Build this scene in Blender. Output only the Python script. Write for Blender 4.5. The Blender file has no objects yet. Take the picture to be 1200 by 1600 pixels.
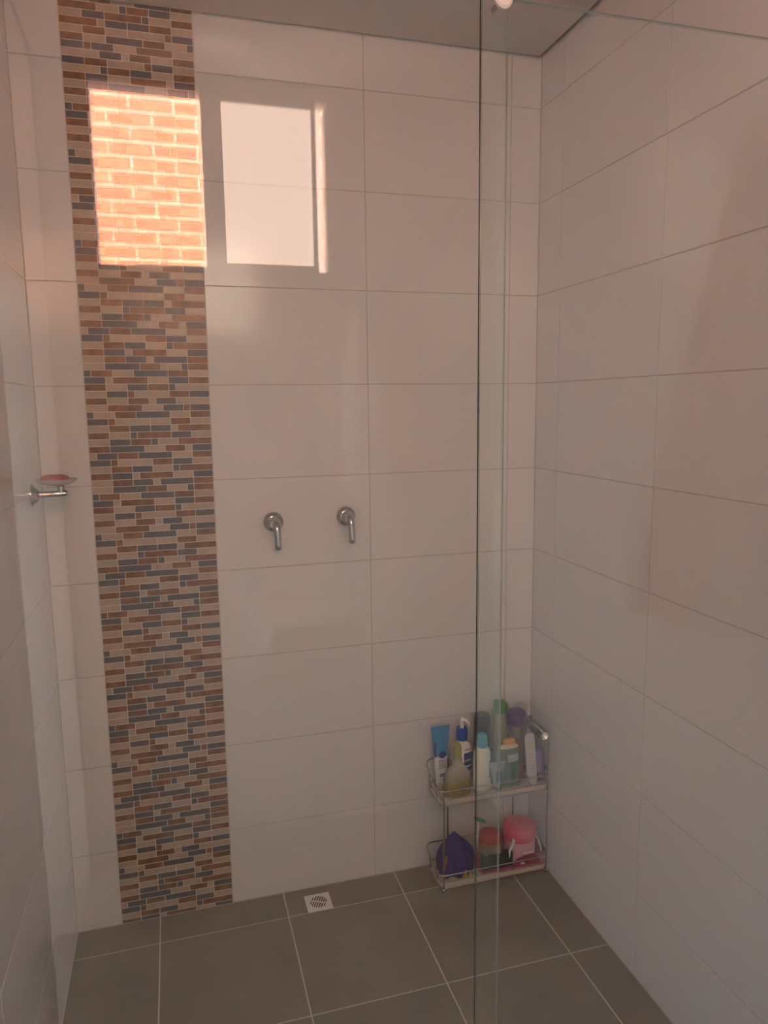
import bpy, bmesh, math, random
from mathutils import Vector, Matrix
random.seed(7)
S = bpy.context.scene
COL = S.collection

# ------------------------------------------------------------------ camera
cam_d = bpy.data.cameras.new('camera'); cam = bpy.data.objects.new('camera', cam_d); COL.objects.link(cam)
cam_d.sensor_width = 36.0; cam_d.lens = 36.0 * 1145.1255 / 1600.0
cam_d.clip_start = 0.02
r = Vector((0.96090486, -0.27659865, -0.01245112)); u = Vector((0.05195087, 0.13594167, 0.98935381)); f = Vector((0.2719613, 0.95132174, -0.14499655))
cam.matrix_world = Matrix(((r.x, u.x, -f.x, -1.24374), (r.y, u.y, -f.y, -2.37423), (r.z, u.z, -f.z, 1.69921), (0, 0, 0, 1)))
S.camera = cam

# ------------------------------------------------------------------ world, sun, exposure
W = bpy.data.worlds.new('sky'); S.world = W; W.use_nodes = True
bg = W.node_tree.nodes['Background']; bg.inputs[0].default_value = (0.50, 0.64, 0.95, 1); bg.inputs[1].default_value = 22.0
sun_d = bpy.data.lights.new('sun', 'SUN'); sun_d.energy = 38.0; sun_d.angle = 0.009; sun_d.color = (1.0, 0.93, 0.84)
sun = bpy.data.objects.new('sun', sun_d); COL.objects.link(sun)
sun.rotation_euler = Vector((-0.25, 0.70, 0.70)).to_track_quat('Z', 'Y').to_euler()
S.view_settings.view_transform = 'Standard'; S.view_settings.look = 'None'
S.view_settings.gamma = 1.0; S.view_settings.use_curve_mapping = False
S.view_settings.exposure = 1.22
hl = bpy.data.lights.new('added_hall_fill', 'AREA'); hl.shape = 'RECTANGLE'; hl.size = 0.9; hl.size_y = 1.6; hl.energy = 38.0; hl.color = (0.90, 0.95, 1.0)  # unseen area lamp added to fill the room with cool light
ho = bpy.data.objects.new('added_hall_fill', hl); COL.objects.link(ho); ho.location = (-3.25, -2.12, 1.2)
ho.rotation_euler = Vector((-1, 0, 0)).to_track_quat('Z', 'Y').to_euler()
C = S.cycles
C.use_denoising = True; C.use_adaptive_sampling = False; C.max_bounces = 16; C.diffuse_bounces = 8; C.glossy_bounces = 8
C.transparent_max_bounces = 24; C.transmission_bounces = 8; C.sample_clamp_indirect = 12.0
C.caustics_reflective = False; C.caustics_refractive = False

# ------------------------------------------------------------------ materials
def mat(name, col, rough=0.5, metal=0.0, trans=0.0, emit=None, estr=0.0, spec=0.5, var=0.0, vscale=8.0, bump=0.0, bscale=60.0, sss=0.0, rand=0.0, alpha=1.0, ior=1.45):
    m = bpy.data.materials.new(name); m.use_nodes = True
    nt = m.node_tree; N = nt.nodes; L = nt.links; b = N['Principled BSDF']
    b.inputs['Base Color'].default_value = (*col, 1); b.inputs['Roughness'].default_value = rough
    b.inputs['Metallic'].default_value = metal; b.inputs['Transmission Weight'].default_value = trans
    b.inputs['Specular IOR Level'].default_value = spec; b.inputs['IOR'].default_value = ior
    b.inputs['Alpha'].default_value = alpha
    if emit: b.inputs['Emission Color'].default_value = (*emit, 1); b.inputs['Emission Strength'].default_value = estr
    tc = N.new('ShaderNodeTexCoord')
    if var or rand:
        oi = N.new('ShaderNodeObjectInfo')
        nz = N.new('ShaderNodeTexNoise'); nz.noise_dimensions = '4D'; nz.inputs['Scale'].default_value = vscale; nz.inputs['Detail'].default_value = 4
        L.new(tc.outputs['Object'], nz.inputs['Vector'])
        mw = N.new('ShaderNodeMath'); mw.operation = 'MULTIPLY'; mw.inputs[1].default_value = 37.0
        L.new(oi.outputs['Random'], mw.inputs[0]); L.new(mw.outputs[0], nz.inputs['W'])
        a = N.new('ShaderNodeMath'); a.operation = 'SUBTRACT'; L.new(nz.outputs['Fac'], a.inputs[0]); a.inputs[1].default_value = 0.5
        s = N.new('ShaderNodeMath'); s.operation = 'MULTIPLY_ADD'; L.new(a.outputs[0], s.inputs[0]); s.inputs[1].default_value = 2 * var; s.inputs[2].default_value = 1.0
        s2 = N.new('ShaderNodeMath'); s2.operation = 'MULTIPLY_ADD'; L.new(oi.outputs['Random'], s2.inputs[0]); s2.inputs[1].default_value = rand; L.new(s.outputs[0], s2.inputs[2])
        h = N.new('ShaderNodeHueSaturation'); h.inputs['Color'].default_value = (*col, 1); L.new(s2.outputs[0], h.inputs['Value'])
        L.new(h.outputs[0], b.inputs['Base Color'])
    if bump:
        n2 = N.new('ShaderNodeTexNoise'); n2.inputs['Scale'].default_value = bscale; n2.inputs['Detail'].default_value = 2
        L.new(tc.outputs['Object'], n2.inputs['Vector'])
        bp = N.new('ShaderNodeBump'); bp.inputs['Strength'].default_value = bump; bp.inputs['Distance'].default_value = 0.002
        L.new(n2.outputs['Fac'], bp.inputs['Height']); L.new(bp.outputs[0], b.inputs['Normal'])
    return m

def glass_mat(name, tint, haze=0.0):
    """clear pane: Fresnel reflection over a clear tinted body, the same from either side"""
    m = bpy.data.materials.new(name); m.use_nodes = True; nt = m.node_tree; N = nt.nodes; L = nt.links; N.clear()
    out = N.new('ShaderNodeOutputMaterial'); tr = N.new('ShaderNodeBsdfTransparent'); tr.inputs[0].default_value = (*tint, 1)
    gl = N.new('ShaderNodeBsdfGlossy'); gl.inputs['Roughness'].default_value = 0.0; gl.inputs[0].default_value = (1, 1, 1, 1)
    geo = N.new('ShaderNodeNewGeometry'); mr = N.new('ShaderNodeMix'); mr.data_type = 'FLOAT'
    mr.inputs['A'].default_value = 1.41; mr.inputs['B'].default_value = 1 / 1.41
    L.new(geo.outputs['Backfacing'], mr.inputs['Factor'])
    fr = N.new('ShaderNodeFresnel'); L.new(mr.outputs['Result'], fr.inputs['IOR'])
    mx = N.new('ShaderNodeMixShader'); L.new(fr.outputs[0], mx.inputs[0]); L.new(tr.outputs[0], mx.inputs[1]); L.new(gl.outputs[0], mx.inputs[2])
    last = mx
    if haze:
        df = N.new('ShaderNodeBsdfTranslucent'); df.inputs[0].default_value = (0.9, 0.9, 0.9, 1)
        m2 = N.new('ShaderNodeMixShader'); m2.inputs[0].default_value = haze
        L.new(mx.outputs[0], m2.inputs[1]); L.new(df.outputs[0], m2.inputs[2]); last = m2
    L.new(last.outputs[0], out.inputs[0])
    return m

M = {}
M['wall_tile'] = mat('glazed cream tile', (0.70, 0.685, 0.68), 0.13, var=0.02, vscale=3, bump=0.05, bscale=5, rand=0.015, spec=0.45)
M['grout'] = mat('grey grout', (0.50, 0.46, 0.42), 0.9)
M['floor_grout'] = mat('pale floor grout', (0.62, 0.57, 0.50), 0.9)
M['mosaic_grout'] = mat('cream mosaic grout', (0.76, 0.67, 0.57), 0.8)
M['floor_tile'] = mat('matt taupe porcelain', (0.27, 0.24, 0.20), 0.42, var=0.28, vscale=5, rand=0.05, spec=0.35, bump=0.15, bscale=120)
M['beige'] = mat('beige stone mosaic', (0.43, 0.33, 0.25), 0.3, var=0.22, vscale=45, rand=0.14)
M['brown'] = mat('brown stone mosaic', (0.20, 0.092, 0.042), 0.3, var=1.0, vscale=40, rand=0.25)
M['slate'] = mat('blue grey stone mosaic', (0.105, 0.095, 0.105), 0.3, var=0.3, vscale=50, rand=0.15)
M['ceiling'] = mat('matt ceiling paint', (0.56, 0.52, 0.49), 0.8)
M['render'] = mat('outer render', (0.7, 0.62, 0.52), 0.9)
M['dark_gap'] = mat('shadow gap board', (0.25, 0.21, 0.18), 0.9)
M['alu'] = mat('white lacquered aluminium', (0.66, 0.62, 0.58), 0.4)
M['white_alu'] = mat('bright white aluminium', (0.85, 0.84, 0.82), 0.35)
M['frosted'] = mat('frosted lit pane', (0.8, 0.75, 0.7), 0.5, emit=(1.0, 0.74, 0.60), estr=3.9)
M['brick'] = mat('orange clay brick', (0.56, 0.20, 0.085), 0.85, var=0.15, vscale=12, rand=0.12, bump=0.3, bscale=80)
M['brick_mortar'] = mat('pale mortar', (0.68, 0.49, 0.30), 0.95)
M['glass'] = glass_mat('clear shower glass', (0.972, 0.99, 0.978), haze=0.003)
M['glass_edge'] = mat('dark green glass edge', (0.035, 0.07, 0.06), 0.08, spec=0.8)
M['glass_edge_highlight'] = mat('pale green glass edge highlight', (0.40, 0.47, 0.44), 0.15, spec=0.8)  # pale colour paints the highlight lines along the glass edges
M['chrome'] = mat('polished chrome', (0.56, 0.54, 0.53), 0.09, metal=1.0)
M['wire'] = mat('brushed wire chrome', (0.58, 0.54, 0.51), 0.18, metal=1.0)
M['tray'] = mat('cream plastic tray', (0.62, 0.53, 0.45), 0.4)
M['white_plastic'] = mat('white plastic', (0.82, 0.80, 0.76), 0.35)
M['dark_void'] = mat('dark drain void', (0.03, 0.028, 0.025), 0.9)
M['dark wood'] = mat('dark stained wood', (0.13, 0.07, 0.04), 0.45, var=0.3, vscale=6)
M['soap'] = mat('rose soap', (0.50, 0.17, 0.17), 0.4, sss=0.1)
M['dish'] = mat('milky clear soap dish', (0.85, 0.83, 0.79), 0.15, alpha=0.55)
def plain(n, c, rg=0.35, **k): M[n] = mat(n, c, rg, **k)
plain('tube blue', (0.06, 0.27, 0.52)); plain('navy print', (0.02, 0.05, 0.25)); plain('tube white', (0.72, 0.74, 0.76))
plain('grey print', (0.22, 0.25, 0.36)); plain('pump blue', (0.01, 0.06, 0.42)); plain('lotion white', (0.82, 0.80, 0.77))
plain('olive pump', (0.24, 0.27, 0.07)); plain('olive soap', (0.33, 0.27, 0.08), 0.2, alpha=0.88); plain('clear shell', (0.55, 0.50, 0.40), 0.1, alpha=0.45)
plain('sky cap', (0.13, 0.42, 0.62)); plain('milk white', (0.80, 0.78, 0.70)); plain('can grey', (0.055, 0.055, 0.06), 0.3)
plain('leaf green', (0.05, 0.22, 0.03)); plain('olive body', (0.40, 0.38, 0.24), 0.25, alpha=0.85); plain('teal body', (0.18, 0.27, 0.235), 0.25, alpha=0.9)
plain('teal label', (0.36, 0.45, 0.41)); plain('dark green print', (0.03, 0.12, 0.05)); plain('ochre cap', (0.62, 0.34, 0.08)); plain('cream liquid', (0.60, 0.52, 0.36))
plain('mist tube', (0.30, 0.37, 0.42), 0.3, alpha=0.9); plain('mist print', (0.10, 0.16, 0.27)); plain('ink cap', (0.02, 0.05, 0.12))
plain('violet cap', (0.085, 0.015, 0.12)); plain('brown liquid', (0.22, 0.10, 0.05), 0.15, alpha=0.9); plain('clear neck', (0.30, 0.22, 0.22), 0.1, alpha=0.6)
plain('label film', (0.52, 0.48, 0.45), 0.2); plain('silver film', (0.55, 0.53, 0.54), 0.3); plain('lilac', (0.30, 0.24, 0.42)); plain('lilac base', (0.22, 0.09, 0.20))
plain('smoke clear', (0.55, 0.48, 0.46), 0.08, alpha=0.35); plain('glove purple', (0.045, 0.02, 0.16), 0.8); plain('glove yellow', (0.55, 0.30, 0.05), 0.8); plain('glove orange', (0.42, 0.11, 0.05), 0.8)
plain('red lid', (0.50, 0.03, 0.03)); plain('red jar', (0.55, 0.06, 0.07)); plain('brush black', (0.006, 0.006, 0.006), 0.6); plain('bristle', (0.42, 0.28, 0.19), 0.7)
plain('lid pink', (0.72, 0.13, 0.20)); plain('jar pink', (0.78, 0.42, 0.52)); plain('magenta', (0.30, 0.02, 0.10)); plain('magenta pale', (0.52, 0.06, 0.15)); plain('mint', (0.10, 0.26, 0.16)); plain('cream plastic', (0.72, 0.60, 0.50))
M['rib towel'] = mat('rose ribbed towel', (0.70, 0.46, 0.39), 0.95)
M['white towel'] = mat('white towel', (0.86, 0.82, 0.78), 0.95)
M['towel print'] = mat('grey towel print', (0.35, 0.30, 0.30), 0.95)
M['lamp_diffuser'] = mat('lamp diffuser', (0.9, 0.88, 0.86), 0.5)

# ------------------------------------------------------------------ helpers
def link(name, me, m, parent=None, kind=None):
    o = bpy.data.objects.new(name, me); COL.objects.link(o)
    if m is not None and len(me.materials) == 0:
        for x in (m if isinstance(m, (list, tuple)) else [m]): me.materials.append(M[x] if isinstance(x, str) else x)
    if parent: o.parent = parent
    if kind: o['kind'] = kind
    return o
def finish(bm, name, m, parent=None, smooth=False, kind=None, loc=None):
    bmesh.ops.recalc_face_normals(bm, faces=bm.faces)
    me = bpy.data.meshes.new(name); bm.to_mesh(me); bm.free()
    if smooth:
        for p in me.polygons: p.use_smooth = True
    o = link(name, me, m, parent, kind)
    if loc: o.location = loc
    return o
def autosmooth(o, ang=35):
    me = o.data
    for p in me.polygons: p.use_smooth = True
    bm = bmesh.new(); bm.from_mesh(me)
    for e in bm.edges:
        if len(e.link_faces) == 2 and e.calc_face_angle(0) > math.radians(ang): e.smooth = False
    bm.to_mesh(me); bm.free(); return o
def box(bm, x0, x1, y0, y1, z0, z1, mi=0):
    v = [bm.verts.new((x, y, z)) for x in (x0, x1) for y in (y0, y1) for z in (z0, z1)]
    fs = []
    for q in ((0, 1, 3, 2), (4, 6, 7, 5), (0, 4, 5, 1), (2, 3, 7, 6), (0, 2, 6, 4), (1, 5, 7, 3)):
        fc = bm.faces.new([v[i] for i in q]); fc.material_index = mi; fs.append(fc)
    return v
def boxo(name, b, m, parent=None, bev=0.0, kind=None, seg=2):
    bm = bmesh.new(); cx, cy, cz = [(b[i] + b[i + 1]) / 2 for i in (0, 2, 4)]
    box(bm, b[0] - cx, b[1] - cx, b[2] - cy, b[3] - cy, b[4] - cz, b[5] - cz)
    if bev: bmesh.ops.bevel(bm, geom=bm.edges[:], offset=bev, segments=seg, affect='EDGES', profile=0.5)
    o = finish(bm, name, m, parent, kind=kind, loc=(cx, cy, cz))
    if parent and parent.type == 'EMPTY' or parent: o.location = Vector((cx, cy, cz)) - world_loc(parent)
    if bev: autosmooth(o)
    return o
def world_loc(o):
    v = Vector((0, 0, 0))
    while o: v += Vector(o.location); o = o.parent
    return v
def lathe(name, prof, m, parent, loc, seg=28, sx=1.0, sy=1.0, rot=None, ang=40):
    """prof: (radius, z) from bottom to top"""
    bm = bmesh.new(); rings = []
    for (rr, z) in prof:
        if rr < 1e-6: rings.append([bm.verts.new((0, 0, z))])
        else: rings.append([bm.verts.new((rr * sx * math.cos(2 * math.pi * i / seg), rr * sy * math.sin(2 * math.pi * i / seg), z)) for i in range(seg)])
    for a, b in zip(rings, rings[1:]):
        for i in range(seg):
            j = (i + 1) % seg
            if len(a) == 1 and len(b) == 1: continue
            if len(a) == 1: bm.faces.new((a[0], b[j], b[i]))
            elif len(b) == 1: bm.faces.new((a[i], a[j], b[0]))
            else: bm.faces.new((a[i], a[j], b[j], b[i]))
    if len(rings[0]) > 1: bm.faces.new(rings[0][::-1])
    if len(rings[-1]) > 1: bm.faces.new(rings[-1])
    o = finish(bm, name, m, parent, loc=loc)
    if rot: o.rotation_euler = rot
    return autosmooth(o, ang)
def tube_bm(bm, pts, rad, seg=8, closed=False, cap=True):
    pts = [Vector(p) for p in pts]; n = len(pts); rings = []; prev = None
    for i, p in enumerate(pts):
        if closed: t = (pts[(i + 1) % n] - pts[i - 1]).normalized()
        else: t = (pts[min(i + 1, n - 1)] - pts[max(i - 1, 0)]).normalized()
        if prev is None:
            a = Vector((0, 0, 1)) if abs(t.z) < 0.9 else Vector((1, 0, 0)); nrm = t.cross(a).normalized()
        else: nrm = (prev - t * prev.dot(t)).normalized()
        prev = nrm; bi = t.cross(nrm)
        rr = rad[i] if isinstance(rad, (list, tuple)) else rad
        rings.append([bm.verts.new(p + nrm * rr * math.cos(2 * math.pi * k / seg) + bi * rr * math.sin(2 * math.pi * k / seg)) for k in range(seg)])
    rg = list(zip(rings, rings[1:])) + ([(rings[-1], rings[0])] if closed else [])
    for a, b in rg:
        for k in range(seg): bm.faces.new((a[k], a[(k + 1) % seg], b[(k + 1) % seg], b[k]))
    if not closed and cap: bm.faces.new(rings[0][::-1]); bm.faces.new(rings[-1])
def tube(name, pts, rad, m, parent=None, seg=8, closed=False):
    bm = bmesh.new(); tube_bm(bm, pts, rad, seg, closed); o = finish(bm, name, m, parent)
    return autosmooth(o, 50)
def rrect(x0, x1, y0, y1, rr, n=5, z=0.0, zf=None):
    pts = []
    for cx, cy, a0 in ((x1 - rr, y1 - rr, 0), (x0 + rr, y1 - rr, 90), (x0 + rr, y0 + rr, 180), (x1 - rr, y0 + rr, 270)):
        for k in range(n + 1):
            a = math.radians(a0 + 90 * k / n); x, y = cx + rr * math.cos(a), cy + rr * math.sin(a)
            pts.append((x, y, zf(x, y) if zf else z))
    return pts
def prism(bm, pts, z0, z1):
    a = [bm.verts.new((p[0], p[1], z0)) for p in pts]; b = [bm.verts.new((p[0], p[1], z1)) for p in pts]; n = len(pts)
    for i in range(n): bm.faces.new((a[i], a[(i + 1) % n], b[(i + 1) % n], b[i]))
    bm.faces.new(a[::-1]); bm.faces.new(b)
def tag(o, label=None, cat=None, group=None, kind=None):
    if label: o['label'] = label
    if cat: o['category'] = cat
    if group: o['group'] = group
    if kind: o['kind'] = kind
    return o
def thing(name, label, cat, loc=(0, 0, 0), group=None):
    o = bpy.data.objects.new(name, None); COL.objects.link(o); o.location = loc; o.empty_display_size = 0.05
    return tag(o, label, cat, group)
def text(name, s, size, m, parent, loc, rot, ext=0.0003):
    cu = bpy.data.curves.new(name, 'FONT'); cu.body = s; cu.size = size; cu.extrude = ext; cu.align_x = 'CENTER'; cu.align_y = 'CENTER'
    tmp = bpy.data.objects.new('t', cu); COL.objects.link(tmp)
    dg = bpy.context.evaluated_depsgraph_get(); me = bpy.data.meshes.new_from_object(tmp.evaluated_get(dg))
    bpy.data.objects.remove(tmp); me.materials.clear()
    o = link(name, me, m, parent); o.location = loc; o.rotation_euler = rot; return o

# tiles laid on a plane: o = origin, ua / va = in-plane axes, n = outward normal
_tile_cache = {}
def tile_mesh(w, h, d, ch, m):
    k = (round(w, 4), round(h, 4), d, ch, m)
    if k in _tile_cache: return _tile_cache[k]
    bm = bmesh.new()
    lo = [bm.verts.new((x, y, 0)) for x, y in ((-w / 2, -h / 2), (w / 2, -h / 2), (w / 2, h / 2), (-w / 2, h / 2))]
    mid = [bm.verts.new((v.co.x, v.co.y, d - ch)) for v in lo]
    top = [bm.verts.new((v.co.x - math.copysign(ch, v.co.x), v.co.y - math.copysign(ch, v.co.y), d)) for v in lo]
    for i in range(4):
        j = (i + 1) % 4
        bm.faces.new((lo[i], lo[j], mid[j], mid[i])); bm.faces.new((mid[i], mid[j], top[j], top[i]))
    bm.faces.new(top); bm.faces.new(lo[::-1])
    me = bpy.data.meshes.new('tile'); bm.to_mesh(me); bm.free(); me.materials.append(M[m])
    _tile_cache[k] = me; return me
def lay(parent, name, rects, org, ua, va, n, m, d=0.006, gap=0.0026, ch=0.0007, tilt=0.0008):
    """rects in (u0, u1, v0, v1) metres; the tile's face lies in the plane through org, the tile sits d behind it"""
    ua, va, n, org = Vector(ua), Vector(va), Vector(n), Vector(org)
    for (u0, u1, v0, v1) in rects:
        w, h = u1 - u0 - gap, v1 - v0 - gap
        if w < 0.004 or h < 0.004: continue
        o = bpy.data.objects.new(name, tile_mesh(w, h, d, ch, m)); COL.objects.link(o)
        c = org + ua * ((u0 + u1) / 2) + va * ((v0 + v1) / 2) - n * d
        t1, t2 = random.uniform(-tilt, tilt), random.uniform(-tilt, tilt)
        R = Matrix((ua, va, n)).transposed() @ Matrix.Rotation(t1, 3, 'X') @ Matrix.Rotation(t2, 3, 'Y')
        o.matrix_world = Matrix.Translation(c) @ R.to_4x4()
        o.parent = parent
def cells(us, vs, holes=()):
    out = []
    for u0, u1 in zip(us, us[1:]):
        for v0, v1 in zip(vs, vs[1:]):
            rs = [(u0, u1, v0, v1)]
            for (a0, a1, b0, b1) in holes:
                nr = []
                for (p0, p1, q0, q1) in rs:
                    if p1 <= a0 or p0 >= a1 or q1 <= b0 or q0 >= b1: nr.append((p0, p1, q0, q1)); continue
                    if q0 < b0: nr.append((p0, p1, q0, b0))
                    if q1 > b1: nr.append((p0, p1, b1, q1))
                    qa, qb = max(q0, b0), min(q1, b1)
                    if p0 < a0: nr.append((p0, a0, qa, qb))
                    if p1 > a1: nr.append((a1, p1, qa, qb))
                rs = nr
            out += rs
    return out

# ------------------------------------------------------------------ room dimensions
XL, XR, YB, YF, H = -1.6262, 0.0, 0.0, -2.80, 2.828
XMR, XML = -1.1265, -1.4879
ZB = [0.0, 0.2695, 0.5740, 0.8775, 1.1745, 1.4690, 1.7665, 2.0655, 2.3700, 2.6720, H + 0.02]
ZL = [0.0, 0.2640, 0.5610, 0.8630, 1.1635, 1.4660, 1.7645, 2.0650, 2.3690, 2.6700, H + 0.02]
TD, GR = 0.006, 0.0012     # tile thickness, grout recess
WX0, WX1, WZ0, WZ1 = -1.478, -0.613, 2.165, 2.806     # window opening in the front wall

# back wall: slab behind, tiles proud of the grout bed
wb = boxo('wall_back', (XL - 0.15, XR + 0.15, YB + GR, YB + 0.15, -0.1, H + 0.12), 'grout', kind='structure')
def keep_parent(o, p):
    o.matrix_parent_inverse = Matrix.Identity(4); o.location = Vector(o.location) - world_loc(p)
def lay_on(parent, *a, **k):
    before = set(COL.objects.keys()) if False else len(COL.objects)
    objs0 = len(bpy.data.objects); names = {o.name for o in parent.children}
    lay(parent, *a, **k)
    for o in parent.children:
        if o.name not in names: o.location = Vector(o.location) - world_loc(parent)
lay_on(wb, 'wall_tile', cells([XMR, -0.6144, -0.1075, XR], ZB), (0, 0, 0), (1, 0, 0), (0, 0, 1), (0, -1, 0), 'wall_tile')
lay_on(wb, 'wall_tile', cells([XL, XML], ZL), (0, 0, 0), (1, 0, 0), (0, 0, 1), (0, -1, 0), 'wall_tile')

# mosaic strip set in the back wall
boxo('mosaic_bed', (XML, XMR, -0.0003, 0.01, 0.0, H + 0.02), 'mosaic_grout', wb)
R18 = ['sD mT mB lD mT mB', 'mD sB lT mT mB mT', 'mT mB mD mD sT lB', 'mB mT sD lB mD mT', 'mT mD mB sD mT lB', 'mB lD mT mB sT mD',
       'sT mD mB lD mT mB', 'mD sB lT mB mD mT', 'mT mB mD mT sD lB', 'mB mD sT lB mT mD', 'mT mB mD sT lD mB', 'mT lD mB mT sD mB',
       'sD mB mT lD mB mT', 'mD sT lB mT mD mB', 'mB mT mD mB sD lT', 'mT mD sB lT mB mD', 'mB mT mB sT mD lT', 'mT lB mT mD sB mD']
PITCH = 0.020667; UNIT = (XMR - XML) / 18.0
mos = []
for n in range(-60, 130):
    zc = 2.0495 - n * PITCH
    if zc < -0.012 or zc > H + 0.02: continue
    if n >= -25: row = R18[n % 18].split()
    else:
        t = n + 38; row = R18[(24 - t - 1) % 18].split()[::-1]
    z0, z1 = max(0.0, zc - PITCH / 2), min(H + 0.02, zc + PITCH / 2)
    if z1 - z0 < 0.006: continue
    x = XML
    for c in row:
        w = {'s': 1, 'm': 3, 'l': 5}[c[0]] * UNIT
        mos.append((x, x + w, z0, z1, {'T': 'beige', 'B': 'brown', 'D': 'slate'}[c[1]])); x += w
camp = Vector((-1.244, -2.374, 1.699))
def seen(q):
    d = Vector(((q[0] + q[1]) / 2, 0, (q[2] + q[3]) / 2)) - camp
    blocked = -1.449 < (q[0] + q[1]) / 2 and 2.03 < (q[2] + q[3]) / 2 < 2.5
    return (q[1] - q[0]) * (q[3] - q[2]) / d.length ** 3 * (0.01 if (blocked or q[2] > 2.80) else 1)
mos.sort(key=seen, reverse=True)
names = {o.name for o in wb.children}
for q in mos[:300]:
    lay(wb, 'mosaic_tile', [q[:4]], (0, -0.0012, 0), (1, 0, 0), (0, 0, 1), (0, -1, 0), q[4], d=0.004, gap=0.0021, ch=0.0004, tilt=0.004)
for o in wb.children:
    if o.name not in names: o.location = Vector(o.location) - world_loc(wb)
bm = bmesh.new()
for (x0, x1, z0, z1, c) in mos[300:]:
    g = 0.00105; mi = {'beige': 0, 'brown': 1, 'slate': 2}[c]; yf = -0.0012 + random.uniform(-0.0002, 0.0002); ch = 0.0004
    a = [bm.verts.new(p) for p in ((x0 + g, 0.002, z0 + g), (x1 - g, 0.002, z0 + g), (x1 - g, 0.002, z1 - g), (x0 + g, 0.002, z1 - g))]
    t1, t2 = random.uniform(-0.004, 0.004), random.uniform(-0.004, 0.004); cx, cz = (x0 + x1) / 2, (z0 + z1) / 2
    def fy(x, z): return yf + (x - cx) * t1 + (z - cz) * t2
    b = [bm.verts.new((x, fy(x, z) + ch, z)) for x, z in ((x0 + g, z0 + g), (x1 - g, z0 + g), (x1 - g, z1 - g), (x0 + g, z1 - g))]
    t = [bm.verts.new((x, fy(x, z), z)) for x, z in ((x0 + g + ch, z0 + g + ch), (x1 - g - ch, z0 + g + ch), (x1 - g - ch, z1 - g - ch), (x0 + g + ch, z1 - g - ch))]
    for i in range(4):
        j = (i + 1) % 4
        for q in ((a[i], a[j], b[j], b[i]), (b[i], b[j], t[j], t[i])): bm.faces.new(q).material_index = mi
    bm.faces.new(t).material_index = mi
o = finish(bm, 'mosaic_tiles', ['beige', 'brown', 'slate'], wb, kind='stuff'); o.location = -world_loc(wb)

# right wall
wr = boxo('wall_right', (XR + GR, XR + 0.15, YF - 0.12, YB + 0.15, -0.1, H + 0.12), 'grout', kind='structure')
ys = [0.0, 0.153, 0.677, 1.199, 1.721, 2.243, -YF]
lay_on(wr, 'wall_tile', cells(ys, ZB), (0, 0, 0), (0, -1, 0), (0, 0, 1), (-1, 0, 0), 'wall_tile')
# left wall
DY0, DY1, DZ = -2.70, -1.92, 2.06  # doorway added out of view to let the fill light in
bm = bmesh.new()
for (a0, a1, b0, b1) in cells([YF - 0.12, YB + 0.15], [-0.1, H + 0.12], [(DY0, DY1, 0.0, DZ)]): box(bm, XL - 0.15, XL - GR, a0, a1, b0, b1)
wl = finish(bm, 'wall_left', 'grout', kind='structure')
ys = [0.0, 0.40, 0.92, 1.44, 1.96, 2.48, -YF]
lay_on(wl, 'wall_tile', cells([-y for y in ys[::-1]], ZL, [(DY0, DY1, 0.0, DZ)]), (XL, 0, 0), (0, 1, 0), (0, 0, 1), (1, 0, 0), 'wall_tile')
for nm, b in (('trim_1', (XL - 0.155, XL + 0.012, DY0 - 0.001, DY0 + 0.03, 0.0, DZ)), ('trim_2', (XL - 0.155, XL + 0.012, DY1 - 0.03, DY1 + 0.001, 0.0, DZ)), ('trim_3', (XL - 0.155, XL + 0.012, DY0 + 0.03, DY1 - 0.03, DZ - 0.03, DZ + 0.001))):
    boxo(nm, b, 'white_plastic', bev=0.002, kind='structure')
bm = bmesh.new(); hx0, hx1, hy0, hy1, hz = -3.3, XL - 0.15, -3.3, -1.3, 2.6
box(bm, hx0 - 0.1, hx0, hy0, hy1, 0, hz); box(bm, hx0, hx1, hy0 - 0.1, hy0, 0, hz); box(bm, hx0, hx1, hy1, hy1 + 0.1, 0, hz)
box(bm, hx0, hx1, hy0, hy1, -0.1, 0); box(bm, hx0, hx1, hy0, hy1, hz, hz + 0.1)
finish(bm, 'added_hallway', 'ceiling', kind='structure')  # unseen hallway shell added around the fill lamp
# front wall with the window opening
bm = bmesh.new()
for (a0, a1, b0, b1) in cells([XL - 0.15, XR + 0.15], [-0.1, H + 0.12], [(WX0, WX1, WZ0, WZ1)]): box(bm, a0, a1, YF - 0.13, YF - GR, b0, b1)
wf = finish(bm, 'wall_front', 'grout', kind='structure')
lay_on(wf, 'wall_tile', cells([XL, -1.10, -0.59, -0.08, XR], ZB, [(WX0, WX1, WZ0, WZ1)]), (0, YF, 0), (1, 0, 0), (0, 0, 1), (0, 1, 0), 'wall_tile')
# floor
fl = boxo('floor', (XL - 0.15, XR + 0.15, YF - 0.12, YB + 0.15, -0.12, -0.0008), 'floor_grout', kind='structure')
fx = [XL, -1.3663, -0.9520, -0.5454, -0.1345, XR]; fy_ = [0.0, 0.1286, 0.548, 0.968, 1.388, 1.808, 2.228, 2.648, -YF]
lay_on(fl, 'floor_tile', cells(fx, [-y for y in fy_[::-1]]), (0, 0, 0), (1, 0, 0), (0, 1, 0), (0, 0, 1), 'floor_tile', d=0.008, gap=0.0042, ch=0.0006, tilt=0.0004)
# ceiling: board with a shadow gap along the walls, slab above
GAP = 0.016
ce = boxo('ceiling', (XL + GAP, XR - GAP, YF + GAP, YB - GAP, H, H + 0.012), 'ceiling', kind='structure')
boxo('upper_board', (XL - 0.15, XR + 0.15, YF - 0.12, YB + 0.15, H + 0.03, H + 0.12), 'dark_gap', ce)

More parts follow.
